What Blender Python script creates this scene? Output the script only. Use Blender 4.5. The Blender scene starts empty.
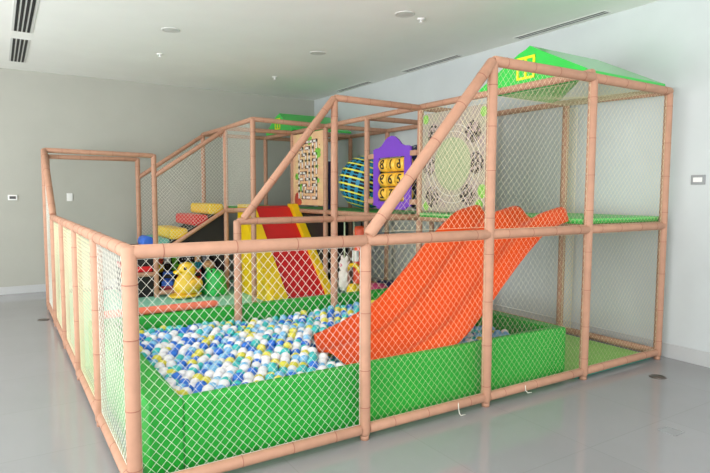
import bpy, bmesh, math, random
from mathutils import Vector, Matrix
random.seed(7)
C = bpy.context.scene.collection
PI = math.pi

# ------------------------------------------------------------------ materials
def lin(c):
    return tuple((v/255/12.92 if v/255 <= .04045 else ((v/255+.055)/1.055)**2.4) for v in c) + (1,)
def mat(name, rgb, rough=.6, var=0.0, scale=8, bump=0.0, metal=0, spec=.5, coat=0, rgb2=None):
    m = bpy.data.materials.new(name); m.use_nodes = True
    nt = m.node_tree; b = nt.nodes['Principled BSDF']
    b.inputs['Base Color'].default_value = lin(rgb); b.inputs['Roughness'].default_value = rough
    b.inputs['Metallic'].default_value = metal; b.inputs['Specular IOR Level'].default_value = spec
    b.inputs['Coat Weight'].default_value = coat
    if var or bump:
        tc = nt.nodes.new('ShaderNodeTexCoord'); n = nt.nodes.new('ShaderNodeTexNoise')
        n.inputs['Scale'].default_value = scale; n.inputs['Detail'].default_value = 4
        nt.links.new(tc.outputs['Object'], n.inputs['Vector'])
        if var:
            r = nt.nodes.new('ShaderNodeValToRGB')
            c2 = rgb2 or tuple(max(0, v*(1-var)) for v in rgb)
            r.color_ramp.elements[0].position = .3; r.color_ramp.elements[1].position = .7
            r.color_ramp.elements[0].color = lin(c2); r.color_ramp.elements[1].color = lin(rgb)
            nt.links.new(n.outputs['Fac'], r.inputs['Fac']); nt.links.new(r.outputs['Color'], b.inputs['Base Color'])
        if bump:
            bp = nt.nodes.new('ShaderNodeBump'); bp.inputs['Strength'].default_value = bump; bp.inputs['Distance'].default_value = .01
            nt.links.new(n.outputs['Fac'], bp.inputs['Height']); nt.links.new(bp.outputs['Normal'], b.inputs['Normal'])
    return m
M = dict(
    wall=mat('painted_wall', (207, 212, 213), .8, .02, 3),
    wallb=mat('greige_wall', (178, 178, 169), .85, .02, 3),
    ceil=mat('ceiling_paint', (244, 244, 240), .85, .015, 2),
    base=mat('skirting_tile', (196, 198, 198), .35, .03, 4),
    foam=mat('salmon_foam', (192, 144, 118), .62, .06, 14, .08),
    tie=mat('foam_joint', (160, 104, 84), .7),
    cord=mat('net_cord', (232, 230, 218), .7),
    cordl=mat('net_cord_lemon', (236, 233, 196), .7),
    cordy=mat('net_cord_cream', (240, 226, 190), .7),
    green=mat('green_vinyl', (20, 162, 44), .42, .07, 3, .06),
    gdark=mat('green_deck', (84, 196, 92), .5, .05, 6),
    groof=mat('green_roof_board', (40, 205, 70), .3, .04, 5, coat=.6),
    mint=mat('mint_mat', (150, 222, 196), .7, .05, 9),
    gmat=mat('lime_mat', (150, 215, 100), .6, .06, 9),
    teal=mat('teal_edge', (60, 150, 130), .5),
    orange=mat('orange_plastic', (222, 74, 8), .45, .04, 2, spec=.3),
    red=mat('red_vinyl', (222, 26, 34), .4, .05, 4, .04),
    yellow=mat('yellow_vinyl', (250, 208, 20), .42, .05, 5),
    blue=mat('blue_vinyl', (54, 112, 220), .42, .05, 5),
    tealv=mat('pale_teal_vinyl', (110, 190, 175), .5),
    black=mat('black_board', (22, 19, 20), .7),
    navy=mat('navy_vinyl', (34, 40, 92), .4, .05, 5),
    purple=mat('purple_panel', (124, 66, 196), .4, .04, 5),
    cyly=mat('yellow_cylinder', (250, 196, 66), .4),
    ink=mat('black_ink', (34, 26, 24), .6),
    beige=mat('beige_board', (236, 204, 150), .5, .1, 5, rgb2=(232, 178, 142)),
    mline=mat('maze_white', (250, 240, 226), .5),
    mred=mat('maze_redbrown', (186, 70, 52), .5),
    mgreen=mat('maze_green', (126, 196, 72), .5),
    mmag=mat('maze_maroon', (120, 44, 60), .5),
    lilac=mat('lilac_board', (170, 152, 150), .5, .1, 6, rgb2=(162, 162, 140)),
    disc=mat('pale_green_disc', (160, 174, 136), .5),
    wyel=mat('yellow_frame_paint', (232, 232, 24), .4),
    turq=mat('turquoise_webbing', (36, 138, 176), .5),
    lemon=mat('lemon_webbing', (236, 232, 92), .5),
    dark=mat('dark_core', (16, 20, 30), .6),
    white=mat('white_plastic', (240, 240, 238), .4),
    grey=mat('grey_plastic', (150, 152, 154), .4),
    lgrey=mat('light_fixture_grey', (214, 214, 211), .6),
    slot=mat('vent_slot', (26, 26, 28), .7),
    slotg=mat('vent_slot_grey', (112, 113, 113), .7),
    screen=mat('dark_screen', (60, 58, 60), .3),
    metal=mat('drain_metal', (120, 116, 112), .4, metal=.8),
    duck=mat('duck_yellow', (250, 206, 60), .45, .08, 5),
    frogg=mat('frog_green', (38, 190, 84), .45, .06, 5),
    leafg=mat('toy_lime', (110, 200, 50), .45),
    maroon=mat('toy_maroon', (150, 26, 44), .4),
    tealt=mat('toy_teal', (40, 160, 176), .45),
    skin=mat('toy_peach', (236, 178, 120), .5),
    orangev=mat('bag_orange', (238, 92, 60), .45),
    magenta=mat('toy_magenta', (190, 60, 110), .5),
    plush=mat('white_plush', (240, 232, 226), .9, .05, 20, .2),
    pink=mat('pink_patch', (220, 120, 140), .6),
    rope=mat('pale_green_rope', (190, 204, 170), .8),
    tube=mat('orange_foam_tube', (226, 112, 82), .6, .05, 9),
    frame=mat('window_frame_aluminium', (190, 192, 194), .4, metal=.5),
    b_white=mat('ball_white', (236, 236, 240), .35), b_teal=mat('ball_teal', (58, 190, 190), .35),
    b_blue=mat('ball_blue', (36, 114, 214), .35), b_sky=mat('ball_sky', (126, 190, 232), .35),
    b_lime=mat('ball_lime', (222, 214, 74), .35),
)
# glossy porcelain floor with faint joints
def floor_mat():
    m = bpy.data.materials.new('porcelain_floor'); m.use_nodes = True
    nt = m.node_tree; b = nt.nodes['Principled BSDF']
    tc = nt.nodes.new('ShaderNodeTexCoord'); br = nt.nodes.new('ShaderNodeTexBrick')
    br.offset = 0; br.inputs['Scale'].default_value = 1
    br.inputs['Brick Width'].default_value = .8; br.inputs['Row Height'].default_value = .8
    br.inputs['Mortar Size'].default_value = .003
    br.inputs['Color1'].default_value = lin((156, 156, 158)); br.inputs['Color2'].default_value = lin((154, 154, 156))
    br.inputs['Mortar'].default_value = lin((148, 148, 149))
    no = nt.nodes.new('ShaderNodeTexNoise'); no.inputs['Scale'].default_value = 2.5; no.inputs['Detail'].default_value = 5
    mx = nt.nodes.new('ShaderNodeMix'); mx.data_type = 'RGBA'; mx.blend_type = 'MULTIPLY'
    rp = nt.nodes.new('ShaderNodeValToRGB'); rp.color_ramp.elements[0].color = (.92, .92, .92, 1); rp.color_ramp.elements[1].color = (1, 1, 1, 1)
    nt.links.new(tc.outputs['Object'], br.inputs['Vector']); nt.links.new(tc.outputs['Object'], no.inputs['Vector'])
    nt.links.new(no.outputs['Fac'], rp.inputs['Fac'])
    mx.inputs[0].default_value = 1
    nt.links.new(br.outputs['Color'], mx.inputs[6]); nt.links.new(rp.outputs['Color'], mx.inputs[7])
    nt.links.new(mx.outputs[2], b.inputs['Base Color'])
    b.inputs['Roughness'].default_value = .085; b.inputs['Specular IOR Level'].default_value = .5
    return m
M['floor'] = floor_mat()
def speckle_mat():                                   # black and lilac mosaic print
    m = mat('speckle_print', (204, 186, 178), .5); nt = m.node_tree; b = nt.nodes['Principled BSDF']
    tc = nt.nodes.new('ShaderNodeTexCoord'); v = nt.nodes.new('ShaderNodeTexVoronoi'); v.distance = 'CHEBYCHEV'
    v.inputs['Scale'].default_value = 42; r = nt.nodes.new('ShaderNodeValToRGB'); r.color_ramp.interpolation = 'CONSTANT'
    r.color_ramp.elements[0].color = lin((40, 34, 34)); r.color_ramp.elements[1].position = .52; r.color_ramp.elements[1].color = lin((170, 152, 150))
    sp = nt.nodes.new('ShaderNodeSeparateColor')
    nt.links.new(tc.outputs['Object'], v.inputs['Vector']); nt.links.new(v.outputs['Color'], sp.inputs['Color'])
    nt.links.new(sp.outputs['Red'], r.inputs['Fac']); nt.links.new(r.outputs['Color'], b.inputs['Base Color'])
    return m
M['speckle'] = speckle_mat()

# ------------------------------------------------------------------ mesh helpers
def BM(): return bmesh.new()
def box(bm, x0, x1, y0, y1, z0, z1, mi=0, bev=0, seg=2):
    r = bmesh.ops.create_cube(bm, size=1)
    vs = r['verts']
    for v in vs:
        v.co = Vector(((x0+x1)/2+v.co.x*(x1-x0), (y0+y1)/2+v.co.y*(y1-y0), (z0+z1)/2+v.co.z*(z1-z0)))
    fs = set(f for v in vs for f in v.link_faces)
    for f in fs: f.material_index = mi
    if bev:
        es = set(e for v in vs for e in v.link_edges)
        r = bmesh.ops.bevel(bm, geom=list(es), offset=bev, segments=seg, profile=.6, affect='EDGES')
        for f in r['faces']: f.material_index = mi; f.smooth = True
def frame_of(d):
    d = d.normalized(); a = Vector((0, 0, 1)) if abs(d.z) < .9 else Vector((1, 0, 0))
    u = d.cross(a).normalized(); return u, d.cross(u).normalized()
def tube(bm, pts, r, seg=14, mi=0, cap=True, smooth=True):
    pts = [Vector(p) for p in pts]; rings = []
    rs = r if isinstance(r, (list, tuple)) else [r]*len(pts)
    u = None
    for i, p in enumerate(pts):
        d = (pts[min(i+1, len(pts)-1)]-pts[max(i-1, 0)]).normalized()
        if u is None: u, w = frame_of(d)
        else:
            u = (u-d*u.dot(d)).normalized()
        w = d.cross(u)
        rings.append([bm.verts.new(p+(u*math.cos(2*PI*k/seg)+w*math.sin(2*PI*k/seg))*rs[i]) for k in range(seg)])
    for a, b in zip(rings, rings[1:]):
        for k in range(seg):
            f = bm.faces.new((a[k], a[(k+1) % seg], b[(k+1) % seg], b[k])); f.smooth = smooth; f.material_index = mi
    if cap:
        f = bm.faces.new(rings[0][::-1]); f.material_index = mi
        f = bm.faces.new(rings[-1]); f.material_index = mi
def foam(bm, a, b, r=.034, ties=True, rnd=.012):
    a, b = Vector(a), Vector(b); L = (b-a).length; d = (b-a)/L
    tube(bm, [a, a+d*rnd, b-d*rnd, b], [r*.8, r, r, r*.8], 16)
    if ties:
        n = max(1, round(L/.3))
        for i in range(n):
            t = (i+.5+random.uniform(-.12, .12))/n*L
            c = a+d*t
            tube(bm, [c-d*.0022, c+d*.0022], r+.0012, 16, 1)
def prism(bm, poly, axis, lo, hi, mi=0):
    """poly: 2D outline; axis 'x' -> (y,z), 'y' -> (x,z), 'z' -> (x,y)"""
    def P(p, t):
        return {'x': (t, p[0], p[1]), 'y': (p[0], t, p[1]), 'z': (p[0], p[1], t)}[axis]
    A = [bm.verts.new(P(p, lo)) for p in poly]; B = [bm.verts.new(P(p, hi)) for p in poly]
    n = len(poly); fs = [bm.faces.new(A), bm.faces.new(B[::-1])]
    for i in range(n): fs.append(bm.faces.new((A[i], B[i], B[(i+1) % n], A[(i+1) % n])))
    for f in fs: f.material_index = mi
    bmesh.ops.recalc_face_normals(bm, faces=fs)
def ball(bm, c, r, mi=0, sx=1, sy=1, sz=1, u=20, v=12, rot=None):
    g = bmesh.ops.create_uvsphere(bm, u_segments=u, v_segments=v, radius=r)
    R = rot or Matrix.Identity(3)
    for w in g['verts']: w.co = R @ Vector((w.co.x*sx, w.co.y*sy, w.co.z*sz))+Vector(c)
    for f in set(f for w in g['verts'] for f in w.link_faces): f.smooth = True; f.material_index = mi
def lathe(bm, c, prof, seg=24, mi=0):
    c = Vector(c); rings = []
    for r, z in prof: rings.append([bm.verts.new(c+Vector((r*math.cos(2*PI*k/seg), r*math.sin(2*PI*k/seg), z))) for k in range(seg)])
    for a, b in zip(rings, rings[1:]):
        for k in range(seg):
            f = bm.faces.new((a[k], a[(k+1) % seg], b[(k+1) % seg], b[k])); f.smooth = True; f.material_index = mi
    for R in (rings[0][::-1], rings[-1]): bm.faces.new(R).material_index = mi
def wpos(o):
    p = Vector((0, 0, 0))
    while o: p += o.location; o = o.parent
    return p
def obj(name, bm, mats, parent=None, loc=None, sub=0):
    if not isinstance(mats, (list, tuple)): mats = [mats]
    me = bpy.data.meshes.new(name)
    off = wpos(parent) if parent else Vector(loc or (0, 0, 0))
    for v in bm.verts: v.co -= off
    bm.to_mesh(me); bm.free()
    for m in mats: me.materials.append(M[m])
    o = bpy.data.objects.new(name, me); C.objects.link(o)
    if parent: o.parent = parent
    else: o.location = off
    return o
def tag(o, label, cat, group=None, kind=None):
    o['label'] = label; o['category'] = cat
    if group: o['group'] = group
    if kind: o['kind'] = kind
    return o
def thing(name, label, cat, loc, group=None):
    o = bpy.data.objects.new(name, None); C.objects.link(o); o.location = loc; o.empty_display_size = .1
    return tag(o, label, cat, group)
def struct(name, bm, m, parent=None):
    o = obj(name, bm, m, parent)
    if not parent: o['kind'] = 'structure'
    return o

# ------------------------------------------------------------------ room
XR, YB, XL, YF, ZC = 4.66, 6.85, -4.6, -6.2, 3.26
W0, W1 = -5.6, 5.2
bm = BM(); box(bm, XL-.2, XR+.2, YF-.2, YB+.2, -.1, 0); struct('floor', bm, 'floor')
bm = BM(); box(bm, XL-.2, XR+.2, YF-.2, YB+.2, ZC, ZC+.15); struct('ceiling', bm, 'ceil')
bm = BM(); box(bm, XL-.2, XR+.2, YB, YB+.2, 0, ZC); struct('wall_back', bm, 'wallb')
bm = BM(); box(bm, XR, XR+.2, YF, YB, 0, ZC); struct('wall_right', bm, 'wall')
bm = BM()
box(bm, XL-.2, XL, W1, YB, 0, ZC); box(bm, XL-.2, XL, YF, W0, 0, ZC)
box(bm, XL-.2, XL, W0, W1, 0, .25); box(bm, XL-.2, XL, W0, W1, 3.0, ZC)
struct('wall_left', bm, 'wall')
bm = BM()
box(bm, XL, -3.8, YF-.2, YF, 0, ZC); box(bm, 3.4, XR, YF-.2, YF, 0, ZC)
box(bm, -3.8, 3.4, YF-.2, YF, 0, .25); box(bm, -3.8, 3.4, YF-.2, YF, 3.0, ZC)
struct('wall_front', bm, 'wall')
def window(n, horiz, a0, a1, w):
    bm = BM(); k = 5
    for i in range(k+1):
        t = a0+(a1-a0)*i/k
        if horiz: box(bm, t-.03, t+.03, w-.05, w+.05, .25, 3.0)
        else: box(bm, w-.05, w+.05, t-.03, t+.03, .25, 3.0)
    for z in (.28, 2.97):
        if horiz: box(bm, a0, a1, w-.05, w+.05, z-.03, z+.03)
        else: box(bm, w-.05, w+.05, a0, a1, z-.03, z+.03)
    struct('window_%d' % n, bm, 'frame')
window(1, False, W0, W1, XL-.1); window(2, True, -3.8, 3.4, YF-.1)
bm = BM(); box(bm, XL, XR, YB-.014, YB, 0, .11); struct('baseboard_back', bm, 'base')
bm = BM(); box(bm, XR-.014, XR, YF, YB-.014, 0, .13); struct('baseboard_right', bm, 'base')

# ceiling fixtures
for (x, y, lab) in ((1.15, 3.6, 'round flush ceiling light left of the others, above the play floor'),
                    (2.95, 1.78, 'round flush ceiling light nearest the front, above the tower end'),
                    (2.97, 3.61, 'round flush ceiling light in the middle, farther back near the right wall')):
    t = thing('ceiling_light', lab, 'light', (x, y, ZC), 'round ceiling lights')
    bm = BM(); lathe(bm, (x, y, ZC), [(.10, 0), (.099, -.005), (.085, -.008), (.078, -.003)], 32); obj('rim', bm, 'lgrey', t)
    bm = BM(); lathe(bm, (x, y, ZC), [(.078, -.002), (.07, -.004), (.001, -.005)], 32); obj('diffuser', bm, 'lgrey', t)
for (x, y, lab) in ((1.31, 4.76, 'small white ceiling sprinkler left, near the back wall'),
                    (3.18, 1.81, 'small ceiling sprinkler beside the front round ceiling light'),
                    (3.13, 5.27, 'small ceiling sprinkler far back above the green rear roof')):
    t = thing('sprinkler', lab, 'sprinkler', (x, y, ZC), 'ceiling sprinklers')
    bm = BM(); lathe(bm, (x, y, ZC), [(.04, 0), (.038, -.008), (.015, -.012)], 20); obj('escutcheon', bm, 'white', t)
    bm = BM(); lathe(bm, (x, y, ZC), [(.012, -.01), (.012, -.035), (.026, -.038), (.026, -.042)], 16); obj('sprinkler_head', bm, 'white', t)
for (y0, y1, lab) in ((.65, 1.77, 'long narrow grey slot air vent nearest the front beside the right wall'),
                      (2.72, 3.87, 'long narrow grey slot air vent, middle of the row beside the right wall'),
                      (4.77, 5.76, 'long narrow grey slot air vent farthest back beside the right wall')):
    x0, x1 = 4.50, 4.585
    t = thing('air_vent', lab, 'vent', ((x0+x1)/2, (y0+y1)/2, ZC), 'slot vents along the right wall')
    bm = BM(); box(bm, x0-.012, x0, y0, y1, ZC-.006, ZC); box(bm, x1, x1+.012, y0, y1, ZC-.006, ZC)
    box(bm, x0, x1, y0-.012, y0, ZC-.006, ZC); box(bm, x0, x1, y1, y1+.012, ZC-.006, ZC)
    box(bm, (x0+x1)/2-.004, (x0+x1)/2+.004, y0, y1, ZC-.006, ZC); obj('vent_frame', bm, 'lgrey', t)
    bm = BM(); box(bm, x0, x1, y0, y1, ZC-.003, ZC-.001); obj('slot', bm, 'slotg', t)
for (y0, y1, lab) in ((2.6, 4.55, 'ceiling grille of four long black slots, nearer one of the left pair'),
                      (4.92, 6.24, 'ceiling grille of four black slots, shorter one by the back wall')):
    x0, x1 = -.30, -.135
    t = thing('air_grille', lab, 'vent', ((x0+x1)/2, (y0+y1)/2, ZC), 'four slot grilles at left')
    bm = BM(); w = (x1-x0)/4
    box(bm, x0-.015, x1+.02, y0-.02, y1+.02, ZC-.004, ZC); obj('grille_plate', bm, 'lgrey', t)
    for i in range(4):
        bm = BM(); c = x0+w*(i+.5); box(bm, c-.013, c+.013, y0, y1, ZC-.007, ZC-.003); obj('slot', bm, 'slot', t)
# wall plates
t = thing('light_switch', 'grey framed switch plate with white rocker on the right wall', 'switch', (XR, -.25, 1.58))
bm = BM(); box(bm, XR-.009, XR, -.275, -.155, 1.583, 1.667, 0, .003); obj('switch_plate', bm, 'grey', t)
bm = BM(); box(bm, XR-.014, XR-.008, -.25, -.175, 1.605, 1.645, 0, .002); obj('rocker', bm, 'white', t)
t = thing('thermostat', 'small white thermostat with dark screen on the back wall at far left', 'thermostat', (-.33, YB, 1.38))
bm = BM(); box(bm, -.385, -.265, YB-.02, YB, 1.375, 1.455, 0, .006); obj('thermostat_case', bm, 'white', t)
bm = BM(); box(bm, -.365, -.285, YB-.023, YB-.019, 1.395, 1.435); obj('screen', bm, 'screen', t)
t = thing('wall_switch', 'small white wall plate on the back wall seen through the entry frame', 'switch', (.42, YB, 1.36))
bm = BM(); box(bm, .38, .46, YB-.01, YB, 1.36, 1.48, 0, .003); obj('switch_plate', bm, 'white', t)
bm = BM(); box(bm, .40, .44, YB-.014, YB-.009, 1.385, 1.455, 0, .002); obj('rocker', bm, 'white', t)
# floor fittings
for (x, y, lab) in ((4.02, -.29, 'round metal floor drain cap near the right end post'),
                    (-.11, 4.68, 'round metal floor drain cap beside the far end of the left railing')):
    bm = BM(); lathe(bm, (x, y, 0), [(.065, .0005), (.062, .004), (.05, .005), (.048, .002), (.002, .003)], 28)
    tag(obj('floor_drain', bm, 'metal', None, (x, y, 0)), lab, 'drain', 'floor drain caps')
bm = BM(); x, y, s = 3.04, -.93, .055
for a in ((x-s, x+s, y-s, y-s+.008), (x-s, x+s, y+s-.008, y+s), (x-s, x-s+.008, y-s+.008, y+s-.008), (x+s-.008, x+s, y-s+.008, y+s-.008)): box(bm, *a, .0003, .003)
box(bm, x-s+.008, x+s-.008, y-s+.008, y+s-.008, .0003, .0015)
tag(obj('floor_box', bm, 'grey', None, (x, y, 0)), 'small square flush cover in the glossy floor at lower right', 'cover')

# ------------------------------------------------------------------ play frame
X = [0, 1.327, 2.35, 3.446, 4.519]; m1 = 1.0626; Y = [i*m1 for i in range(7)]
ZM, ZT, ZB = 1.216, 2.44, .065
F = thing('soft_play_structure', 'salmon foam-padded indoor playground frame of posts, rails and sloping braces', 'playground frame', (2.26, 3.2, 0))
def post(x, y, z, r=.035):
    bm = BM(); foam(bm, (x, y, .025), (x, y, z), r, True, .02)
    tube(bm, [(x, y, .0), (x, y, .03)], r*.8, 14, 0); obj('post', bm, ['foam', 'tie'], F)
def rail(a, b, name='rail', r=.032):
    bm = BM(); foam(bm, a, b, r); obj(name, bm, ['foam', 'tie'], F)
low, tall = ZM+.03, ZT
for j in range(5): post(0, Y[j], low, .036)
post(X[1], 0, ZM-.02); post(X[2], 0, 2.385); post(X[3], 0, 2.39); post(X[4], 0, 2.39)
post(X[3], Y[1], tall); post(X[4], Y[1], tall)
post(X[1], Y[2], low)
for i in (2, 3, 4): post(X[i], Y[2], 2.42)
for j in (3, 4): post(X[3], Y[j], tall+.01); post(X[4], Y[j], tall+.01)
post(X[2], Y[4], 2.47)
for j in (5, 6):
    post(0 if j == 5 else .1, Y[j], 2.03); post(X[1], Y[j], 2.02)
    for i in (2, 3, 4): post(X[i], Y[j], tall)
# front plane
for i in range(4):
    rail((X[i], 0, ZM), (X[i+1], 0, ZM), r=.034)
    rail((X[i]+.03, 0, ZB), (X[i+1]-.03, 0, ZB))
rail((X[2], 0, 2.39), (X[3], 0, 2.40), r=.036); rail((X[3], 0, 2.40), (X[4]+.02, 0, 2.40), r=.036)
rail((X[1]+.02, 0, ZM+.03), (X[2], 0, 2.39), 'brace', .037)
# left plane
for j in range(4):
    rail((0, Y[j], ZM), (0, Y[j+1], ZM), r=.035); rail((0, Y[j]+.03, ZB), (0, Y[j+1]-.03, ZB))
rail((0, Y[4], ZB), (0, Y[5], ZB))
rail((0, Y[4]+.02, ZM+.03), (0, Y[5], 2.02), 'brace', .036)
rail((0, Y[5], 2.0), (.1, Y[6], 2.0)); rail((0, Y[5], 2.02), (X[1], Y[5], 2.0)); rail((.1, Y[6], 2.0), (X[1], Y[6], 2.0))
# second plane
rail((X[1], Y[2], ZM+.02), (X[2], Y[2], ZM+.02)); rail((X[2], Y[2], ZM+.02), (X[3], Y[2], ZM+.02)); rail((X[3], Y[2], ZM+.02), (X[4], Y[2], ZM+.02))
rail((X[1]+.06, Y[2], ZM+.04), (X[2], Y[2], 2.44), 'brace', .036)
rail((X[2], Y[2], 2.44), (X[3], Y[2], 2.43), r=.034); rail((X[3], Y[2], 2.43), (X[4], Y[2], 2.43))
# top and deck rails along the corridor
for j in range(6):
    rail((X[3], Y[j], ZT), (X[3], Y[j+1], ZT)); rail((X[4], Y[j], 2.40 if j == 0 else ZT), (X[4], Y[j+1], ZT))
    rail((X[3], Y[j], 1.225), (X[3], Y[j+1], 1.225)); rail((X[4], Y[j], 1.225), (X[4], Y[j+1], 1.225))
    rail((X[4], Y[j]+.03, ZB), (X[4], Y[j+1]-.03, ZB))
for j in (3, 4, 5, 6): rail((X[3], Y[j], ZT), (X[4], Y[j], ZT))
for j in (4, 5, 6): rail((X[2], Y[j], ZT+(.02 if j == 4 else 0)), (X[3], Y[j], ZT))
rail((X[2], Y[4], ZT+.02), (X[2], Y[5], ZT)); rail((X[2], Y[5], ZT), (X[2], Y[6], ZT))
rail((X[2], Y[4], 1.27), (X[2], Y[5], 1.24)); rail((X[2], Y[5], 1.225), (X[2], Y[6], 1.225))
for j in (5, 6): rail((X[2], Y[j], 1.225), (X[3], Y[j], 1.225))
# stair side
rail((X[2], Y[5], 2.42), (X[1], Y[5], 1.72), 'brace'); rail((X[2], Y[6], 2.42), (X[1], Y[6], 1.72), 'brace')
rail((X[2], Y[5], 1.25), (X[1]+.02, Y[5], .62), 'brace', .03)
rail((X[1], Y[5], .09), (X[2], Y[5], .09)); rail((.9, Y[5]+.02, .36), (X[1], Y[5], .36))
post(.9, Y[5]+.02, .39)

# ------------------------------------------------------------------ nets
def net(label, P0, U, V, poly, dw=.05, dh=.057, r=.0013, m='cord', sag=.012):
    """diamond net in the plane P0 + u U + v V clipped to the convex polygon poly (u, v)"""
    P0, U, V = Vector(P0), Vector(U), Vector(V); N = U.cross(V).normalized()
    bm = BM()
    us = [p[0] for p in poly]; vs = [p[1] for p in poly]
    u0, u1, v0, v1 = min(us), max(us), min(vs), max(vs)
    area = sum(poly[i][0]*poly[(i+1) % len(poly)][1]-poly[(i+1) % len(poly)][0]*poly[i][1] for i in range(len(poly)))
    pl = poly if area > 0 else poly[::-1]
    def clip(a, d):
        t0, t1 = -9, 9
        for i in range(len(pl)):
            p, q = pl[i], pl[(i+1) % len(pl)]
            n = (-(q[1]-p[1]), q[0]-p[0])
            s = n[0]*(a[0]-p[0])+n[1]*(a[1]-p[1]); k = n[0]*d[0]+n[1]*d[1]
            if abs(k) < 1e-9:
                if s < 0: return None
            elif k > 0: t0 = max(t0, -s/k)
            else: t1 = min(t1, -s/k)
        return (t0, t1) if t1-t0 > .02 else None
    def wob(u, v):
        a = (u-u0)/(u1-u0+1e-6); b = (v-v0)/(v1-v0+1e-6)
        e = math.sin(PI*min(max(a, 0), 1))*math.sin(PI*min(max(b, 0), 1))
        du = .006*math.sin(9*v+3*u+u0*7)*e; dv = -.010*e+.005*math.sin(8*u+2*v)*e
        return P0+U*(u+du)+V*(v+dv)+N*(sag*e*(1+.5*math.sin(5*u+4*v)))
    for s in (1, -1):
        L = math.hypot(dw, dh); d = (dw/L, s*dh/L)
        k0 = int((u0-(v1 if s > 0 else v0)*dw/dh)/dw)-40
        for k in range(k0, k0+260):
            a = (k*dw, 0)
            c = clip(a, d)
            if not c: continue
            n = max(2, int((c[1]-c[0])/.12)+1)
            pts = [wob(a[0]+d[0]*(c[0]+(c[1]-c[0])*i/(n-1)), a[1]+d[1]*(c[0]+(c[1]-c[0])*i/(n-1))) for i in range(n)]
            tube(bm, pts, r, 4, 0, False)
    for i in range(len(pl)):                      # border rope
        p, q = pl[i], pl[(i+1) % len(pl)]
        tube(bm, [P0+U*p[0]+V*p[1], P0+U*q[0]+V*q[1]], r*1.1, 4, 0, False)
    c = P0+U*((u0+u1)/2)+V*v0
    return tag(obj('safety_net', bm, m, None, c), label, 'net', 'knotted safety nets on the play frame')
ex, ey, ez = (1, 0, 0), (0, 1, 0), (0, 0, 1)
R_ = lambda a, b, c, d: [(a, c), (b, c), (b, d), (a, d)]
g = .036
for i, lab in enumerate(('white diamond safety net of the front railing before the balls, leftmost bay',
                         'white diamond safety net of the front railing before the foot of the orange slide',
                         'white diamond safety net of the front railing before the right end of the green pit',
                         'white diamond safety net of the front railing under the raised green deck')):
    net(lab, (0, 0, 0), ex, ez, R_(X[i]+g, X[i+1]-g, ZB+.034, ZM-.036), r=(.0009, .00065, .0006, .0006)[i], m='cord' if i == 0 else 'cordy')
net('triangular white net under the front sloping brace', (0, 0, 0), ex, ez, [(X[1]+.12, ZM+.05), (X[2]-g, ZM+.05), (X[2]-g, 2.30)], m='cordy', r=.0008)
net('upper cream net on the front of the frame above the orange slide', (0, 0, 0), ex, ez, R_(X[2]+g, X[3]-g, ZM+.035, 2.36), m='cordy', r=.0008)
net('upper cream net on the front of the frame below the roof eave at right', (0, 0, 0), ex, ez, R_(X[3]+g, X[4]-g, ZM+.035, 2.37), m='cordy', r=.0008)
for j, lab in enumerate(('white safety net of the left railing nearest the camera', 'safety net of the left railing, second bay from the front',
                         'safety net of the left railing, third bay from the front', 'safety net of the left railing, farthest low bay')):
    net(lab, (0, 0, 0), ey, ez, R_(Y[j]+g, Y[j+1]-g, ZB+.034, ZM-.036), r=.0013, m='cord' if j == 0 else 'cordl')
net('net in the tall left end bay under its sloping brace', (0, 0, 0), ey, ez, [(Y[4]+g, ZB+.034), (Y[5]-g, ZB+.034), (Y[5]-g, 1.93), (Y[4]+g, ZM+.05)])
net('cream ceiling net stretched under the front green roof', (0, 0, 2.40), ex, ey, R_(X[3]+g, X[4]-g, .05, Y[1]-.04), m='cordy', r=.0008, sag=-.03)
net('dense net lacing beside the tower rear post at the right wall', (X[4]-.03, 0, 0), ey, ez, R_(Y[1]-.16, Y[1]-.045, .1, 2.37), .035, .05, .0018, 'cordy', .0)
net('loose white net before the lilac patterned panel', (X[3]-.045, 0, 0), ey, ez, R_(Y[1]+.04, Y[2]-.04, 1.27, 2.39), .055, .07, .0014, 'cordy', -.02)
net('cream net under the upper corridor beside the wall, behind the slide', (X[4], 0, 0), ey, ez, R_(Y[3]+g, Y[4]-g, .10, 1.19), m='cordy', r=.0012)
net('fine net over the steps under the stair brace', (0, Y[5], 0), ex, ez, [(X[1]+.04, .70), (X[2]-g, 1.29), (X[2]-g, 2.38), (X[1]+.04, 1.68)], .05, .055, .0015)
net('fine net on the left side of the rear upper bay beside the stair head', (X[2], 0, 0), ey, ez, R_(Y[4]+g, Y[5]-g, 1.31, 2.41), .05, .055, .0015)
net('fine net on the far side of the stair under the rear brace', (0, Y[6], 0), ex, ez, [(X[1]+.04, .75), (X[2]-g, 1.29), (X[2]-g, 2.38), (X[1]+.04, 1.68)], .05, .055, .0015)

# ------------------------------------------------------------------ decks and mats
def deck(label, x0, x1, y0, y1, zt=1.252):
    t = thing('deck', label, 'platform', ((x0+x1)/2, (y0+y1)/2, zt-.045), 'raised green decks')
    bm = BM(); box(bm, x0, x1, y0, y1, zt-.045, zt-.028, 0, .004); obj('board', bm, 'green', t)
    bm = BM(); box(bm, x0, x1, y0, y1, zt-.028, zt, 0, .01); obj('pad', bm, 'gdark', t)
dl = ('raised green deck of the front tower at the head of the orange slide', 'raised green deck behind the lilac patterned panel',
      'raised green deck behind the purple number panel', 'raised green deck under the turquoise and yellow woven ball',
      'raised green deck behind the beige maze panel', 'raised green deck under the rear green roof')
for j in range(6): deck(dl[j], X[3]+(-.03 if j < 2 else .034), X[4]+(.03 if j < 2 else -.034), Y[j]+.036, Y[j+1]-.036, (1.30, 1.285, 1.252, 1.252, 1.252, 1.252)[j])
deck('green landing at the head of the red slide', X[2]+.034, X[3]-.034, Y[5]+.03, Y[6]-.034, 1.285)
bm = BM(); box(bm, 3.39, 4.47, .045, 1.02, 0.002, .035, 0, .008)
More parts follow.
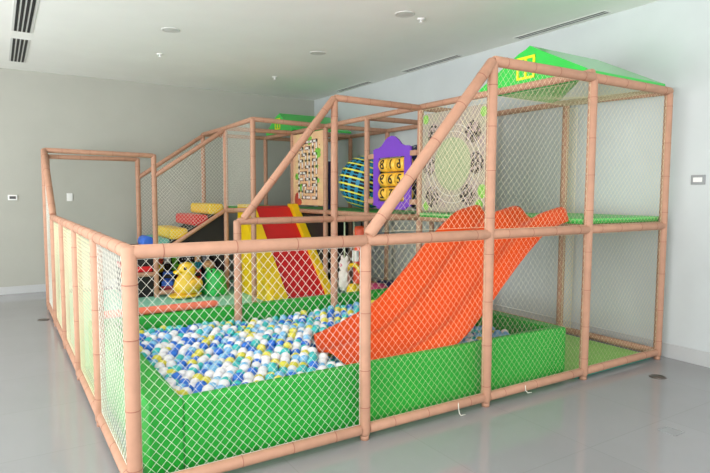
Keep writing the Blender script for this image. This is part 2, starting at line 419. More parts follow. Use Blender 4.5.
tag(obj('floor_mat', bm, 'gmat', None, (3.93, .53, 0)), 'lime green floor mat on the ground under the front tower', 'mat')
bm = BM(); box(bm, 3.40, 4.47, .035, .0445, .002, .03)
tag(obj('mat_edging', bm, 'teal', None, (3.93, .04, 0)), 'thin teal edging strip along the lime mat', 'edging')
bm = BM(); box(bm, .05, X[4]-.05, 2.36, 6.33, .002, .03, 0, .008)
tag(obj('play_mat', bm, 'mint', None, (2.2, 4.3, 0)), 'large mint green floor mat behind the ball pit', 'mat')

# ------------------------------------------------------------------ ball pit
P = thing('ball_pit', 'green padded vinyl ball pit box filled with plastic balls', 'ball pit', (1.7, 1.2, 0))
def wall(name, *b):
    bm = BM(); box(bm, *b, 0, .022, 3); obj(name, bm, 'green', P)
PZ = .435
wall('front_wall', .265, 3.20, .085, .15, .0, PZ)
wall('side_wall', .085, .265, .085, 2.30, .0, PZ)
wall('side_wall', 3.20, 3.335, .085, 2.28, .0, PZ-.01)
wall('back_wall', .265, 3.20, 2.17, 2.29, .0, PZ+.01)
bm = BM(); tube(bm, [(.13, 2.235, .479), (.14, 2.235, .479), (1.12, 2.235, .479), (1.16, 2.235, .479), (1.175, 2.235, .479)], [.028, .033, .033, .028, .015], 16)
tag(obj('foam_tube', bm, 'tube', None, (.67, 2.235, .448)), 'orange foam tube lying along the back rim of the ball pit', 'foam tube')

# orange slide ------------------------------------------------------
prof = [(3.40, 1.290), (3.30, 1.265), (3.15, 1.215), (2.85, .99), (2.5, .665), (2.3, .495), (2.13, .405), (1.95, .335), (1.7, .30), (1.55, .295), (1.40, .30)]
def bed(x):
    pr = sorted(prof)
    # catmull-rom interpolation
    for i in range(len(pr)-1):
        if pr[i][0] <= x <= pr[i+1][0]:
            p = [pr[max(i-1, 0)], pr[i], pr[i+1], pr[min(i+2, len(pr)-1)]]
            h = p[2][0]-p[1][0]; t = (x-p[1][0])/h
            ma = (p[2][1]-p[0][1])/(p[2][0]-p[0][0])*h; mb = (p[3][1]-p[1][1])/(p[3][0]-p[1][0])*h
            return (2*t**3-3*t*t+1)*p[1][1]+(t**3-2*t*t+t)*ma+(-2*t**3+3*t*t)*p[2][1]+(t**3-t*t)*mb
    return pr[0][1] if x < pr[0][0] else pr[-1][1]
S = thing('slide', 'orange two-lane wavy plastic slide running from the tower deck into the ball pit', 'slide', (2.4, .7, .2))
SY0, SY1 = .22, 1.2
def slide_surf(bm, off, flip):
    nx, nt = 64, 48; rows = []
    for i in range(nx+1):
        s = i/nx; row = []
        for k in range(nt+1):
            t = -.07+1.14*k/nt; a = 2*t-1
            xe = 1.50+.12*a*a
            x = xe+(3.40-xe)*s
            tc = min(max(t, 0), 1)
            h = (.5+.5*math.cos(4*PI*tc))
            amp = .115*min(1, .45+s*3)*(1-.12*max(0, (s-.85)/.15))
            z = bed(x)+amp*h**.85
            if t < 0 or t > 1:
                o_ = (-t if t < 0 else t-1)/.07
                z = bed(x)+amp-(amp-.005)*(1-math.sqrt(max(0, 1-o_*o_))) if o_ < 1 else bed(x)+.005
            # crest flaps flare up and are rounded at the head
            if s > .93: x -= .10*(1-h)*((s-.93)/.07)*.6
            row.append(bm.verts.new((x, SY0+(SY1-SY0)*t, z-off)))
        rows.append(row)
    for a, b in zip(rows, rows[1:]):
        for k in range(nt):
            q = (a[k], b[k], b[k+1], a[k+1])
            f = bm.faces.new(q if flip else q[::-1]); f.smooth = True
    return rows
bm = BM()
A = slide_surf(bm, 0, False); B = slide_surf(bm, .018, True)
def stitch(l1, l2):
    for i in range(len(l1)-1):
        bm.faces.new((l1[i], l1[i+1], l2[i+1], l2[i]))
stitch(A[0], B[0]); stitch(A[-1], B[-1]); stitch([r[0] for r in A], [r[0] for r in B]); stitch([r[-1] for r in A], [r[-1] for r in B])
bmesh.ops.recalc_face_normals(bm, faces=bm.faces[:])
obj('chute', bm, 'orange', S)
bm = BM(); tube(bm, [(2.3, .7, .50), (2.3, .7, .0)], .03, 12); obj('support', bm, 'orange', S)

# balls -----------------------------------------------------------
def pit_balls():
    r = .036; pos = []
    dy = .0655; row = 0; y = .195
    while y < 2.14:
        x = .305+(.0375 if row % 2 else 0)
        while x < 3.17:
            bx, by = x+random.uniform(-.009, .009), y+random.uniform(-.009, .009)
            z = .302+random.uniform(-.012, .022)+.02*math.sin(3*bx)*math.sin(4*by)
            a = 2*((by-SY0)/(SY1-SY0))-1
            under = SY0-.11 < by < SY1+.11 and bx > 1.44+.12*a*a
            if not under: pos.append((bx, by, z))
            elif bx > 2.15 and (by < SY0-.06 or bed(bx)-.08 > z+r): pos.append((bx, by, z-.03))
            x += .075
        y += dy; row += 1
    return pos, r
pos, BR = pit_balls()
cam0 = Vector((-.51, -2.78, 1.495))
pos.sort(key=lambda p: (Vector(p)-cam0).length)
cols = ['b_white', 'b_teal', 'b_blue', 'b_sky', 'b_lime']; cw = [.28, .24, .19, .18, .11]
cname = dict(b_white='white', b_teal='teal', b_blue='blue', b_sky='pale blue', b_lime='yellow-green')
first = {}
near, rest = pos[:300], pos[300:]
for i, p in enumerate(near):
    c = random.choices(cols, cw)[0]
    if c not in first:
        bm = BM(); bmesh.ops.create_icosphere(bm, subdivisions=3, radius=BR)
        for f in bm.faces: f.smooth = True
        o = obj('plastic_ball', bm, c); first[c] = o
    else:
        o = first[c].copy(); C.objects.link(o)
    o.location = p
    tag(o, '%s plastic ball lying loose in the near left part of the ball pit' % cname[c], 'ball', '%s balls in the near part of the pit' % cname[c])
def ico(sub):
    b = BM(); bmesh.ops.create_icosphere(b, subdivisions=sub, radius=BR)
    v = [tuple(q.co) for q in b.verts]; f = [tuple(q.index for q in k.verts) for k in b.faces]; b.free(); return v, f
VS, FS, MI = [], [], []
def stuff(p, tpl):
    n0 = len(VS); mi = cols.index(random.choices(cols, cw)[0])
    VS.extend((v[0]+p[0]-1.7, v[1]+p[1]-1.2, v[2]+p[2]) for v in tpl[0])
    FS.extend((a+n0, b+n0, c+n0) for a, b, c in tpl[1]); MI.extend([mi]*len(tpl[1]))
t2, t1 = ico(2), ico(1)
for p in rest: stuff(p, t2)
for iy in range(26):
    for ix in range(39):
        for iz in range(4): stuff((.305+ix*.0745, .20+iy*.0755, (.038+iz*.062)), t1)
me = bpy.data.meshes.new('plastic_balls'); me.from_pydata(VS, [], FS)
me.polygons.foreach_set('material_index', MI); me.polygons.foreach_set('use_smooth', [True]*len(FS))
for c in cols: me.materials.append(M[c])
o = bpy.data.objects.new('plastic_balls', me); C.objects.link(o); o.location = (1.7, 1.2, 0)
tag(o, 'mass of white, blue, teal and yellow-green plastic balls filling the far part of the pit', 'balls', None, 'stuff')

# ------------------------------------------------------------------ roofs
def roof(label, xg, xe, y0, y1, ze, za, ridge1, wlabel):
    yc = (y0+y1)/2
    t = thing('roof', label, 'roof', ((xg+xe)/2, yc, ze), 'green house roofs')
    bm = BM()
    prism(bm, [(y0, ze), (y1, ze), (y1, ze+.05), (yc+.10, za-.03), (yc, za), (yc-.05, za-.005), (y0, ze+.05)], 'x', xg, xg+.02); obj('gable_board', bm, 'groof', t)
    bm = BM()
    for s in (1, -1):
        ye = y0 if s > 0 else y1
        a = [bm.verts.new(p) for p in ((xg+.02, ye, ze+.02), (xe, ye, ze+.02), (ridge1, yc, za), (xg+.02, yc, za))]
        b = [bm.verts.new((v.co.x, v.co.y, v.co.z+.022)) for v in a]
        bm.faces.new(a); bm.faces.new(b[::-1])
        for i in range(4): bm.faces.new((a[i], b[i], b[(i+1) % 4], a[(i+1) % 4]))
    bmesh.ops.recalc_face_normals(bm, faces=bm.faces[:])
    obj('roof_slope', bm, 'groof', t)
    # painted window frame: two panes, curved top
    bm = BM(); h = za-ze; wc = yc+.02; w0, w1, zb, zt = wc-.10, wc+.10, ze+.06, ze+.06+h*.60
    k = .022
    for n_, a in enumerate(((w0, w1, zb, zb+k), (w0, w1, zt-k, zt), (w0, w0+k, zb, zt), (w1-k, w1, zb, zt), (wc-k/2, wc+k/2, zb, zt-.0), (w0, w1, (zb+zt)/2+.01, (zb+zt)/2+.01+k))):
        box(bm, xg-.006-.0007*n_, xg+.002, *a)
    obj('window_frame', bm, 'wyel', t)['label'] = wlabel
roof('green gabled toy roof over the front tower with yellow window frame', 3.43, 4.56, .06, 1.22, 2.436, 2.76, 4.42, 'yellow square window frame')
roof('green gabled toy roof at the back over the rear bay', 3.43, 4.54, 5.32, 6.30, 2.476, 2.78, 4.40, 'small yellow window frame')

# ------------------------------------------------------------------ red slide with yellow walls
R = thing('padded_slide', 'red padded slide with yellow side walls dropping to the mint mat', 'slide', (3.0, 4.7, .03))
sy0, sy1 = 4.05, 5.27
bm = BM(); prism(bm, [(sy0, .03), (sy0, .10), (sy1-.10, 1.27), (sy1, 1.30), (sy1, .03)], 'x', 2.72, 3.32); obj('bed', bm, 'red', R)
for x0, x1 in ((2.50, 2.72), (3.32, 3.43)):
    bm = BM(); prism(bm, [(sy0-.06, .03), (sy0-.06, .12), (sy0+.02, .19), (sy1-.16, 1.33), (sy1-.03, 1.33), (sy1-.03, .03)], 'x', x0, x1); obj('side_wall', bm, 'yellow', R)

# ------------------------------------------------------------------ stairs
t = thing('stair_base', 'black stair base with open sides under the colored step cushions', 'stairs', (1.8, 5.85, .03))
bm = BM(); prism(bm, [(1.36, .62), (2.33, 1.19), (2.33, 1.13), (1.36, .56)], 'y', 5.36, 6.32); obj('ramp', bm, 'black', t)
bm = BM(); box(bm, 1.40, 2.33, 6.27, 6.31, .03, .60); prism(bm, [(1.40, .60), (2.33, 1.14), (2.33, .60)], 'y', 6.27, 6.31); obj('back_panel', bm, 'black', t)
bm = BM(); box(bm, 2.30, 2.335, 5.36, 6.265, .03, 1.12); obj('end_panel', bm, 'black', t)
bm = BM(); prism(bm, [(1.75, .84), (2.32, 1.17), (2.32, .42)], 'y', 5.345, 5.358); obj('skirt_panel', bm, 'black', t)
def cushion(x0, x1, zc, mt, label, y0=5.36, y1=6.30):
    bm = BM(); box(bm, x0, x1, y0, y1, zc-.16, zc, 0, .05, 4)
    tag(obj('step_cushion', bm, mt, None, ((x0+x1)/2, (y0+y1)/2, zc-.16)), label, 'step', 'stair step cushions')
cushion(2.10, 2.335, 1.335, 'yellow', 'yellow padded step cushion at the top of the stair')
cushion(1.86, 2.10, 1.175, 'red', 'red padded step cushion between two yellow ones')
cushion(1.54, 1.80, .985, 'yellow', 'yellow padded step cushion below the red one')
cushion(1.38, 1.54, .845, 'tealv', 'pale teal padded step cushion beside the blue roller')
t = thing('roller_stand', 'red topped entry step with a blue roller at the foot of the stair', 'step', (1.14, 5.85, .03))
bm = BM(); box(bm, .97, 1.30, 5.40, 6.30, .03, .38); obj('step_base', bm, 'black', t)
bm = BM(); box(bm, .97, 1.30, 5.40, 6.30, .38, .46, 0, .02); obj('step_top', bm, 'red', t)
bm = BM(); box(bm, 1.10, 1.34, 5.45, 6.28, .46, .71); obj('riser', bm, 'black', t)
bm = BM(); tube(bm, [(1.275, 5.50, .79), (1.275, 5.52, .79), (1.275, 5.83, .79), (1.275, 5.85, .79)], [.065, .085, .085, .065], 24); obj('roller', bm, 'blue', t)

# dark boards below the rear decks
bm = BM(); box(bm, X[3]-.008, X[3]+.012, Y[4]+.05, Y[5]-.04, .035, 1.18)
tag(obj('black_panel', bm, 'black', None, (X[3], 4.78, .035)), 'black board closing the space under the maze panel', 'panel')
bm = BM(); box(bm, X[3]+.05, X[4]-.05, Y[5]-.012, Y[5]+.012, .035, 1.18)
tag(obj('black_panel', bm, 'black', None, (3.98, Y[5], .035)), 'black board deep under the rear corridor', 'panel')

# ------------------------------------------------------------------ maze panel
t = thing('maze_panel', 'beige activity panel printed with a white maze and green leaves', 'activity panel', (X[3], 4.78, 1.31))
xa = X[3]-.012
bm = BM(); box(bm, xa, X[3]+.006, Y[4]+.05, Y[5]-.045, 1.315, 2.395, 0, .004); obj('board', bm, 'beige', t)
rnd = random.Random(3)
nu, nv = 6, 10; cu, cv = .112, .092; my0, mz0 = 4.50, 1.43
seen = {(2, 0)}; stack = [(2, 0)]; edges = []
while stack:
    c = stack[-1]
    nb = [(c[0]+a, c[1]+b) for a, b in ((1, 0), (-1, 0), (0, 1), (0, -1)) if 0 <= c[0]+a < nu and 0 <= c[1]+b < nv and (c[0]+a, c[1]+b) not in seen]
    if not nb: stack.pop(); continue
    n = rnd.choice(nb); seen.add(n); edges.append((c, n)); stack.append(n)
bm = BM(); bm2 = BM()
for (a, b), (c, d) in edges:
    y0, y1 = sorted((my0+a*cu, my0+c*cu)); z0, z1 = sorted((mz0+b*cv, mz0+d*cv))
    box(bm, xa-.004, xa, y0-.017, y1+.017, z0-.017, z1+.017)
    box(bm2, xa-.002, xa, y0-.027, y1+.027, z0-.027, z1+.027)
obj('maze_path', bm, 'mline', t); obj('maze_outline', bm2, 'mmag', t)
for (y, z, s) in ((4.47, 2.08, .10), (4.50, 1.88, .05), (5.14, 1.75, .06), (4.98, 1.58, .07), (4.72, 2.28, .08), (4.45, 1.68, .04), (5.08, 1.45, .06)):
    bm = BM(); ball(bm, (xa, y, z), s*.6, 0, .06, 1, .8, 10, 6)
    for k in range(5):
        a = 2*PI*k/5; lathe_c = (y+s*.55*math.cos(a), z+s*.5*math.sin(a))
        ball(bm, (xa, *lathe_c), s*.5, 0, .06, 1, .8, 10, 6)
    obj('leaf', bm, 'mgreen', t)
bm = BM()
ball(bm, (xa, 5.12, 1.40), .11, 0, .03, .9, 1, 16, 8); ball(bm, (xa, 5.05, 1.36), .08, 0, .03, 1, .6, 16, 8)
obj('mushroom_print', bm, 'mred', t)
for k in range(16):
    bm = BM(); ball(bm, (xa, rnd.uniform(4.38, 5.15), rnd.uniform(1.5, 2.3)), .013, 0, .3, 1, 1, 8, 5); obj('berry', bm, 'mred', t)

# ------------------------------------------------------------------ lilac panel
t = thing('pattern_panel', 'lilac activity panel with a pale green disc and black speckled patches', 'activity panel', (X[3], 1.59, 1.31))
bm = BM(); box(bm, xa, X[3]+.006, Y[1]+.05, Y[2]-.05, 1.31, 2.35, 0, .004); obj('board', bm, 'lilac', t)
bm = BM(); tube(bm, [(xa-.004, 1.59, 1.80), (xa, 1.59, 1.80)], .27, 48, 0, True, False); obj('disc', bm, 'disc', t)
for rr in (.33, .40):
    bm = BM(); pts = [(xa-.002, 1.59+rr*math.cos(2*PI*k/48), 1.80+rr*math.sin(2*PI*k/48)) for k in range(49)]
    tube(bm, pts, .003, 5, 0, False); obj('ring', bm, 'lgrey', t)
for (y, z) in ((1.87, 2.12), (1.30, 2.10), (1.95, 1.80), (1.25, 1.80), (1.90, 1.46), (1.36, 1.48)):
    bm = BM(); tube(bm, [(xa-.003, y, z), (xa, y, z)], .115, 8, 0, True, False); obj('speckle_patch', bm, 'speckle', t)
for (y, z, s) in ((2.02, 2.29, .05), (1.16, 1.52, .07), (1.20, 1.38, .06), (2.0, 1.36, .05), (1.16, 2.28, .05)):
    bm = BM(); ball(bm, (xa, y, z), s, 0, .05, .9, 1, 14, 8); obj('leaf', bm, 'mgreen', t)

# ------------------------------------------------------------------ purple number panel
t = thing('number_panel', 'purple gabled panel with nine yellow number cylinders', 'activity panel', (X[3], 2.65, 1.30))
y0, y1, yc = 2.26, 3.05, 2.655
win = (2.40, 2.91, 1.40, 1.925)
def purple_board():
    bm = BM(); x0, x1 = X[3]-.012, X[3]+.008
    box(bm, x0, x1, y0+.02, win[0], 1.345, 2.0); box(bm, x0, x1, win[1], y1-.02, 1.345, 2.0)
    box(bm, x0, x1, win[0], win[1], 1.345, win[2]); box(bm, x0, x1, win[0], win[1], win[3], 2.0)
    crown = [(y1-.02, 2.0), (y1-.02, 2.025), (y1-.06, 2.04), (yc+.26, 2.045), (yc+.20, 2.065), (yc+.13, 2.125), (yc+.07, 2.16), (yc, 2.172), (yc-.07, 2.16), (yc-.13, 2.125), (yc-.20, 2.065), (yc-.26, 2.045), (y0+.06, 2.04), (y0+.02, 2.025), (y0+.02, 2.0)]
    prism(bm, crown, 'x', x0, x1)
    prism(bm, [(y1-.08, 1.345), (y0+.08, 1.345), (y0+.12, 1.31), (y1-.12, 1.31)], 'x', x0, x1)
    return bm
obj('board', purple_board(), 'purple', t)
dg = bpy.context.evaluated_depsgraph_get()
def glyph_bm(ch, size, mirror=False):
    cu = bpy.data.curves.new('numeral', 'FONT'); cu.body = ch; cu.size = size; cu.align_x = 'CENTER'; cu.align_y = 'CENTER'; cu.extrude = .0015; cu.offset = .003
    o = bpy.data.objects.new('numeral', cu); C.objects.link(o); bpy.context.view_layer.update()
    me = bpy.data.meshes.new_from_object(o.evaluated_get(bpy.context.evaluated_depsgraph_get()))
    bm = BM(); bm.from_mesh(me); bpy.data.objects.remove(o); bpy.data.curves.remove(cu); bpy.data.meshes.remove(me)
    if mirror:
        for v in bm.verts: v.co.x *= -1
        bmesh.ops.reverse_faces(bm, faces=bm.faces[:])
    return bm
nums = [('8', '1', '6'), ('9', '6', '5'), ('2', '7', '3')]
mirr = [(0, 0, 1), (1, 0, 0), (1, 0, 0)]
cw_, ch_ = (win[1]-win[0])/3, (win[3]-win[2])/3
XC = X[3]+.055
for rrow in range(3):
    zc = win[3]-ch_*(rrow+.5)
    bm = BM(); tube(bm, [(XC, win[0]-.01, zc), (XC, win[1]+.01, zc)], .008, 8); obj('axle', bm, 'ink', t)
    for cc in range(3):
        ycen = win[1]-cw_*(cc+.5); rc = ch_*.47
        bm = BM(); tube(bm, [(XC, ycen-cw_*.47, zc), (XC, ycen-cw_*.45, zc), (XC, ycen+cw_*.45, zc), (XC, ycen+cw_*.47, zc)], [rc*.93, rc, rc, rc*.93], 28)
        cy = obj('number_cylinder', bm, 'cyly', t)
        gb = glyph_bm(nums[rrow][cc], .165, mirr[rrow][cc])
        for q in range(-9, 10):
            bmesh.ops.bisect_plane(gb, geom=gb.verts[:]+gb.edges[:]+gb.faces[:], plane_co=(0, q*.008, 0), plane_no=(0, 1, 0))
        for v in gb.verts:                       # wrap the numeral onto the cylinder, facing -X
            a = v.co.y/rc; rad = rc+.001+max(0, v.co.z)
            v.co = Vector((XC-rad*math.cos(a), ycen-v.co.x, zc+rad*math.sin(a)))
        obj('numeral', gb, 'ink', cy)
for (y, z) in ((y0-.03, 1.95), (y1+.03, 1.95), (y0-.03, 1.40), (y1+.03, 1.40)):
    bm = BM(); box(bm, X[3]-.02, X[3]+.016, y-.06, y+.06, z-.03, z+.03, 0, .008); obj('bracket', bm, 'foam', t)

# woven balls ------------------------------------------------------
def strip_ring(bm, c, rad, th0, w, seg=56):      # latitude strip
    A = []
    for th in (th0-w/2, th0, th0+w/2):
        A.append([bm.verts.new(Vector(c)+rad*Vector((math.cos(th)*math.cos(2*PI*k/seg), math.cos(th)*math.sin(2*PI*k/seg), math.sin(th)))) for k in range(seg)])
    for a, b in zip(A, A[1:]):
        for k in range(seg): bm.faces.new((a[k], a[(k+1) % seg], b[(k+1) % seg], b[k])).smooth = True
def strip_mer(bm, c, rad, ph, w, seg=28):
    rows = []
    for i in range(seg+1):
        th = -PI/2*.9+PI*.9*i/seg
        rows.append([bm.verts.new(Vector(c)+rad*Vector((math.cos(th)*math.cos(ph+d/max(.35, math.cos(th))), math.cos(th)*math.sin(ph+d/max(.35, math.cos(th))), math.sin(th)))) for d in (-w/2, w/2)])
    for a, b in zip(rows, rows[1:]): bm.faces.new((a[0], a[1], b[1], b[0])).smooth = True
def woven(label, c, r, colA, colB, tilt=.12):
    t = thing('woven_ball', label, 'ball', (c[0], c[1], c[2]-r), 'large woven balls on the upper deck')
    Rm = Matrix.Rotation(tilt, 4, 'X') @ Matrix.Rotation(.25, 4, 'Y')
    def fin(bm):
        for v in bm.verts: v.co = Rm @ v.co + Vector(c)
        return bm
    bm = BM(); ball(bm, (0, 0, 0), r*.93, 0, 1, 1, 1, 32, 20); obj('core', fin(bm), 'dark', t)
    bm = BM()
    for k in range(18): strip_mer(bm, (0, 0, 0), r*.975, 2*PI*k/18, .135)
    for k in range(-5, 5): strip_ring(bm, (0, 0, 0), r*.98, (k+.5)*.27, .045)
    obj('webbing', fin(bm), colA, t)
    bm = BM()
    for k in range(-5, 6): strip_ring(bm, (0, 0, 0), r*1.0, k*.27, .065)
    obj('band', fin(bm), colB, t)
woven('large turquoise ball woven with lemon yellow bands on the upper deck', (3.95, 3.98, 1.65), .385, 'turq', 'lemon')
woven('large navy blue ball mostly hidden behind the purple number panel', (4.0, 2.66, 1.70), .43, 'navy', 'navy')
x, y = 3.74, 4.62
t = thing('squeeze_roller', 'upright navy padded roller with white spots beside the maze panel', 'roller', (x, y, 1.253))
bm = BM(); tube(bm, [(x, y, 1.254), (x, y, 1.27), (x, y, 1.95), (x, y, 1.97)], [.095, .115, .115, .095], 24); obj('roller_body', bm, 'navy', t)
for k in range(5):
    bm = BM(); ball(bm, (x-.10, y-.06, 1.36+.13*k), .026, 0, .6, .8, 1, 12, 8); obj('white_spot', bm, 'white', t)

# hanging bags ------------------------------------------------------
t = thing('punching_bag', 'orange hanging punching bag with a white label under the upper deck', 'punching bag', (3.82, 3.78, 1.0))
bx, by = 3.80, 3.85
bm = BM(); lathe(bm, (bx, by, 0), [(.02, .18), (.10, .19), (.12, .22), (.12, .98), (.10, 1.03), (.03, 1.04)], 24); obj('bag', bm, 'orangev', t)
bm = BM(); tube(bm, [(bx, by, 1.03), (bx, by, 1.256)], .012, 8); obj('strap', bm, 'ink', t)
bm = BM(); box(bm, bx-.145, bx-.10, by-.09, by+.02, .55, .70, 0, .006); obj('bag_label', bm, 'white', t)
t = thing('hanging_plush', 'white plush figure hanging on a pale green rope', 'plush toy', (3.6, 3.9, .5))
hx, hy = 3.60, 3.98
bm = BM(); lathe(bm, (hx, hy, 0), [(.01, .12), (.06, .13), (.085, .2), (.08, .32), (.055, .40), (.075, .45), (.08, .51), (.05, .57), (.01, .585)], 20)
for s in (1, -1): ball(bm, (hx, hy+s*.06, .58), .03, 0, .7, 1, 1.4, 12, 8); ball(bm, (hx-.02, hy+s*.09, .33), .03, 0, .8, .8, 2.2, 12, 8)
obj('body', bm, 'plush', t)
bm = BM(); ball(bm, (hx-.066, hy-.01, .49), .035, 0, .5, 1, .9, 12, 8); obj('face_patch', bm, 'pink', t)
bm = BM(); tube(bm, [(hx, hy, .57), (hx, hy, 1.256)], .012, 8); obj('rope', bm, 'rope', t)
bm = BM(); pts = [(3.72+.02*math.cos(k), 3.62-.10*math.cos(k*.4), .50+.09*math.sin(k*.4)) for k in range(9)]
t = thing('hanging_banana', 'yellow curved soft toy hanging in front of the orange bag', 'toy', (3.62, 3.62, .5))
pts = [(3.58, 3.70-.14*math.cos(PI*k/8), .42+.10*math.sin(PI*k/8)) for k in range(9)]
tube(bm, pts, [.008, .02, .027, .03, .03, .03, .027, .02, .008], 12); obj('toy_body', bm, 'yellow', t)
bm = BM(); tube(bm, [(3.58, 3.70, .54), (3.58, 3.70, 1.256)], .006, 6); obj('string', bm, 'rope', t)
for (x, y, r, mt, nm, lab) in ((3.52, 3.6, .10, 'yellow', 'floor_cushion', 'round yellow floor cushion beside the red slide foot'),
                               (3.80, 3.45, .15, 'magenta', 'floor_cushion', 'round magenta floor cushion under the orange bag'),
                               (4.05, 3.60, .16, 'navy', 'floor_cushion', 'round navy floor cushion by the wall under the deck')):
    bm = BM(); lathe(bm, (x, y, .03), [(r*.7, .0), (r, .05), (r, .18), (r*.75, .24), (.01, .25)], 24)
    tag(obj(nm, bm, mt, None, (x, y, .03)), lab, 'cushion', 'floor cushions under the deck')

# ------------------------------------------------------------------ toys on the mint mat
def rot_toy(bm, c, a):
    Rz = Matrix.Rotation(a, 3, 'Z')
    for v in bm.verts: v.co = Rz @ v.co + Vector(c)
    return bm
a = .35; c = (1.66, 5.08, .03)
t = thing('duck_rocker', 'yellow duck ride-on toy with round base on the mint mat', 'toy', c)
def D(nm, f, mt, par=None):
    bm = BM(); f(bm); return obj(nm, rot_toy(bm, c, a), mt, par or t)
D('base', lambda b: ball(b, (0, 0, .04), .2, 0, 1.25, .9, .2), 'duck')
def dbody(b):
    lathe(b, (0.03, 0, 0), [(.05, .05), (.17, .08), (.185, .16), (.16, .25), (.11, .31), (.12, .36), (.125, .41), (.09, .47), (.02, .50)], 24)
    ball(b, (.15, 0, .20), .09, 0, 1.2, .7, .7)
D('body', dbody, 'duck')
D('beak', lambda b: ball(b, (-.11, 0, .37), .06, 0, 1.2, 1, .5), 'yellow')
for s in (1, -1):
    D('eye', lambda b: ball(b, (-.055, s*.085, .42), .022, 0), 'ink')
    D('wing', lambda b: ball(b, (.07, s*.16, .20), .1, 0, 1.1, .35, .8), 'cyly')
c = (2.10, 5.10, .03); a = .2
t = thing('frog_rocker', 'bright green frog ride-on toy on the mint mat beside the yellow duck', 'toy', c)
def fbody(b):
    lathe(b, (0, 0, 0), [(.06, .0), (.165, .01), (.17, .06), (.15, .16), (.14, .24), (.13, .30), (.09, .35), (.02, .365)], 24)
    for s in (1, -1): ball(b, (-.08, s*.14, .06), .075, 0, 1.1, .8, .9)
D('body', fbody, 'frogg')
for s in (1, -1):
    e = D('eye', lambda b: ball(b, (-.07, s*.075, .355), .04, 0), 'frogg')
    D('pupil', lambda b: ball(b, (-.10, s*.085, .36), .017, 0), 'ink', e)
# toy cars behind
def car(label, c, a_, mt, bumper=None, seat='ink'):
    global t, a
    a = a_
    t = thing('toy_car', label, 'toy car', c, 'toy cars under the stair')
    def D2(nm, f, m_):
        bm = BM(); f(bm); return obj(nm, rot_toy(bm, c, a), m_, t)
    def body(b):
        box(b, -.18, .18, -.085, .085, .06, .20, 0, .035, 3); box(b, -.06, .15, -.075, .075, .20, .31, 0, .03, 3)
    D2('body', body, mt)
    D2('windshield', lambda b: box(b, -.066, -.05, -.06, .06, .22, .28), seat)
    D2('bumper', lambda b: box(b, -.215, -.17, -.09, .09, .05, .13, 0, .02, 3), bumper or 'grey')
    for sx in (-.12, .12):
        for sy in (-.09, .09): D2('wheel', lambda b: tube(b, [(sx, sy-.025, .055), (sx, sy+.025, .055)], .055, 18), 'ink')
car('red toy car with a white bumper between the duck and the frog', (1.97, 5.60, .03), 1.27, 'red', 'white')
car('blue toy car behind the yellow duck', (1.56, 5.60, .03), 1.27, 'blue', 'maroon')
car('maroon toy car between the blue one and the red one', (1.77, 5.62, .03), 1.27, 'maroon', 'grey')
# plush dolls on a low shelf
t = thing('toy_shelf', 'low black shelf under the stair carrying a row of soft toys', 'shelf', (1.85, 5.95, .03))
bm = BM(); box(bm, 1.45, 2.28, 5.90, 6.00, .03, .285); obj('shelf_body', bm, 'black', t)
bm = BM(); box(bm, 1.45, 2.28, 5.84, 6.00, .285, .30); obj('shelf_top', bm, 'black', t)
dolls = (('yellow', 'orangev', 'yellow soft toy with orange head, leftmost on the toy shelf'), ('ink', 'white', 'black soft toy with white head on the toy shelf'),
         ('leafg', 'leafg', 'lime green soft toy, left of the middle of the toy shelf'), ('white', 'ink', 'white soft toy with black head on the toy shelf'),
         ('leafg', 'ink', 'lime soft toy with black head right of middle of the toy shelf'), ('tealt', 'skin', 'teal doll with peach face, rightmost but one on the toy shelf'), ('navy', 'grey', 'navy soft toy with grey head, rightmost on the toy shelf'))
for k, (b_, h_, lab) in enumerate(dolls):
    x, y, z = 1.51+.117*k, 5.91, .301; q = 1.25
    t = thing('soft_toy', lab, 'soft toy', (x, y, z), 'soft toys on the shelf')
    bm = BM(); lathe(bm, (x, y, z), [(.03*q, 0), (.045*q, .02*q), (.043*q, .07*q), (.03*q, .10*q)], 14)
    for s in (1, -1): ball(bm, (x+s*.033*q, y-.035*q, z+.06*q), .018*q, 0, 1, 1, 1.5, 10, 6)
    obj('body', bm, b_, t)
    bm = BM(); ball(bm, (x, y, z+.135*q), .044*q, 0, 1, 1, 1, 14, 10)
    for s in (1, -1): ball(bm, (x+s*.03*q, y, z+.172*q), .016*q, 0, 1, 1, 1, 10, 6)
    hd = obj('head', bm, h_, t)
    bm = BM()
    for s in (1, -1): ball(bm, (x+s*.016*q, y-.041*q, z+.145*q), .007*q, 0, 1, 1, 1, 8, 6)
    obj('eyes', bm, 'white' if h_ == 'ink' else 'ink', hd)
# larger green / yellow soft toys between cars and ride-ons
for (x, y, b_, h_, lab) in ((1.76, 5.41, 'leafg', 'leafg', 'lime green soft toy sitting right behind the yellow duck'),
                            (2.19, 5.66, 'tealt', 'skin', 'teal dressed doll with peach face sitting behind the frog')):
    z = .03
    t = thing('soft_toy', lab, 'soft toy', (x, y, z), 'soft toys on the floor')
    bm = BM(); lathe(bm, (x, y, z), [(.06, 0), (.10, .04), (.10, .16), (.06, .27), (.04, .29)], 18)
    for s in (1, -1): ball(bm, (x+s*.09, y-.04, z+.18), .035, 0, 1, 1, 1.8, 12, 8)
    obj('body', bm, b_, t)
    bm = BM(); ball(bm, (x, y, z+.36), .085, 0, 1.15, 1, .9, 18, 12); obj('head', bm, h_, t)

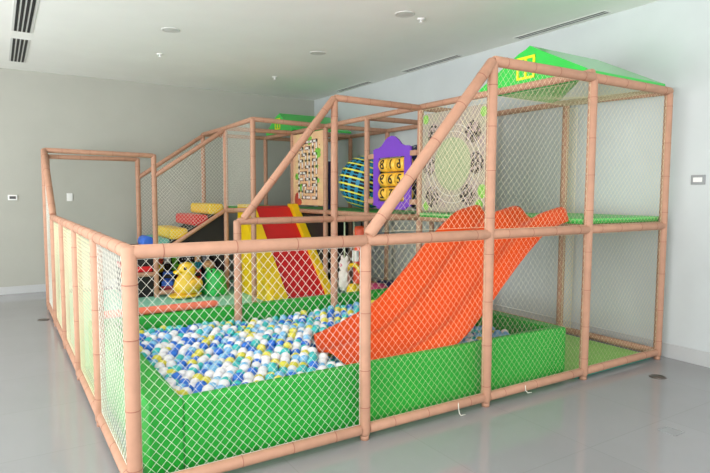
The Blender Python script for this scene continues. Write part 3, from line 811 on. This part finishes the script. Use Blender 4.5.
# loose net ties on the front rail
t = None
for (x, lab) in ((2.06, 'loose white net tie dangling from the front bottom rail to the floor'), (2.72, 'short loose net tie under the right part of the front bottom rail')):
    bm = BM(); L = 0.0 if x < 2.5 else .03
    tube(bm, [(x, -.034, .09), (x, -.038, .05), (x+.004, -.042, .02+L), (x+.012, -.048, .006+L), (x+.05, -.05, .004+L)], .003, 6)
    tag(obj('net_tie', bm, 'cord', None, (x, -.04, 0)), lab, 'tie', 'loose net ties')

# ------------------------------------------------------------------ light
def area(name, loc, rot, sx, sy, power, col=(1, 1, 1)):
    l = bpy.data.lights.new(name, 'AREA'); l.shape = 'RECTANGLE'; l.size = sx; l.size_y = sy; l.energy = power; l.color = col
    o = bpy.data.objects.new(name, l); C.objects.link(o); o.location = loc; o.rotation_euler = rot; return o
area('daylight_window_left', (XL+.03, (W0+W1)/2, 1.62), (0, -PI/2, 0), 2.7, W1-W0, 165, (.93, .97, 1))
area('ceiling_fill_left', (XL+.05, (W0+W1)/2, 1.3), (0, -PI/2-.85, 0), 2.0, W1-W0, 500, (1, 1, .98))  # added fill tilted up to brighten the ceiling, standing in for outdoor ground bounce
area('daylight_window_front', (-.2, YF+.03, 1.62), (PI/2, 0, 0), 7.0, 2.7, 65, (1, .98, .94))
area('ceiling_fill_front', (-.2, YF+.05, 1.3), (PI/2+.85, 0, 0), 7.0, 2.0, 210, (1, .99, .96))  # second added fill, aimed up at the ceiling from the front window plane
w = bpy.data.worlds.new('sky'); bpy.context.scene.world = w; w.use_nodes = True
bg = w.node_tree.nodes['Background']; bg.inputs[0].default_value = (.86, .93, 1, 1); bg.inputs[1].default_value = 1.2

# ------------------------------------------------------------------ camera
cam = bpy.data.cameras.new('camera'); co = bpy.data.objects.new('camera', cam); C.objects.link(co)
yaw, pitch, roll, f = .5646, .0764, .0039, 563.2
fw = Vector((math.sin(yaw)*math.cos(pitch), math.cos(yaw)*math.cos(pitch), -math.sin(pitch)))
rt = Vector((math.cos(yaw), -math.sin(yaw), 0)); up = rt.cross(fw)
r2 = rt*math.cos(roll)+up*math.sin(roll); u2 = -rt*math.sin(roll)+up*math.cos(roll)
co.matrix_world = Matrix(((r2.x, u2.x, -fw.x, -.5098), (r2.y, u2.y, -fw.y, -2.7824), (r2.z, u2.z, -fw.z, 1.4948), (0, 0, 0, 1)))
cam.sensor_width = 36; cam.lens = f/710*36; cam.clip_start = .05
sc = bpy.context.scene; sc.camera = co
sc.view_settings.view_transform = 'Standard'; sc.view_settings.look = 'None'; sc.view_settings.gamma = 1
sc.view_settings.use_curve_mapping = False; sc.view_settings.exposure = -0.06
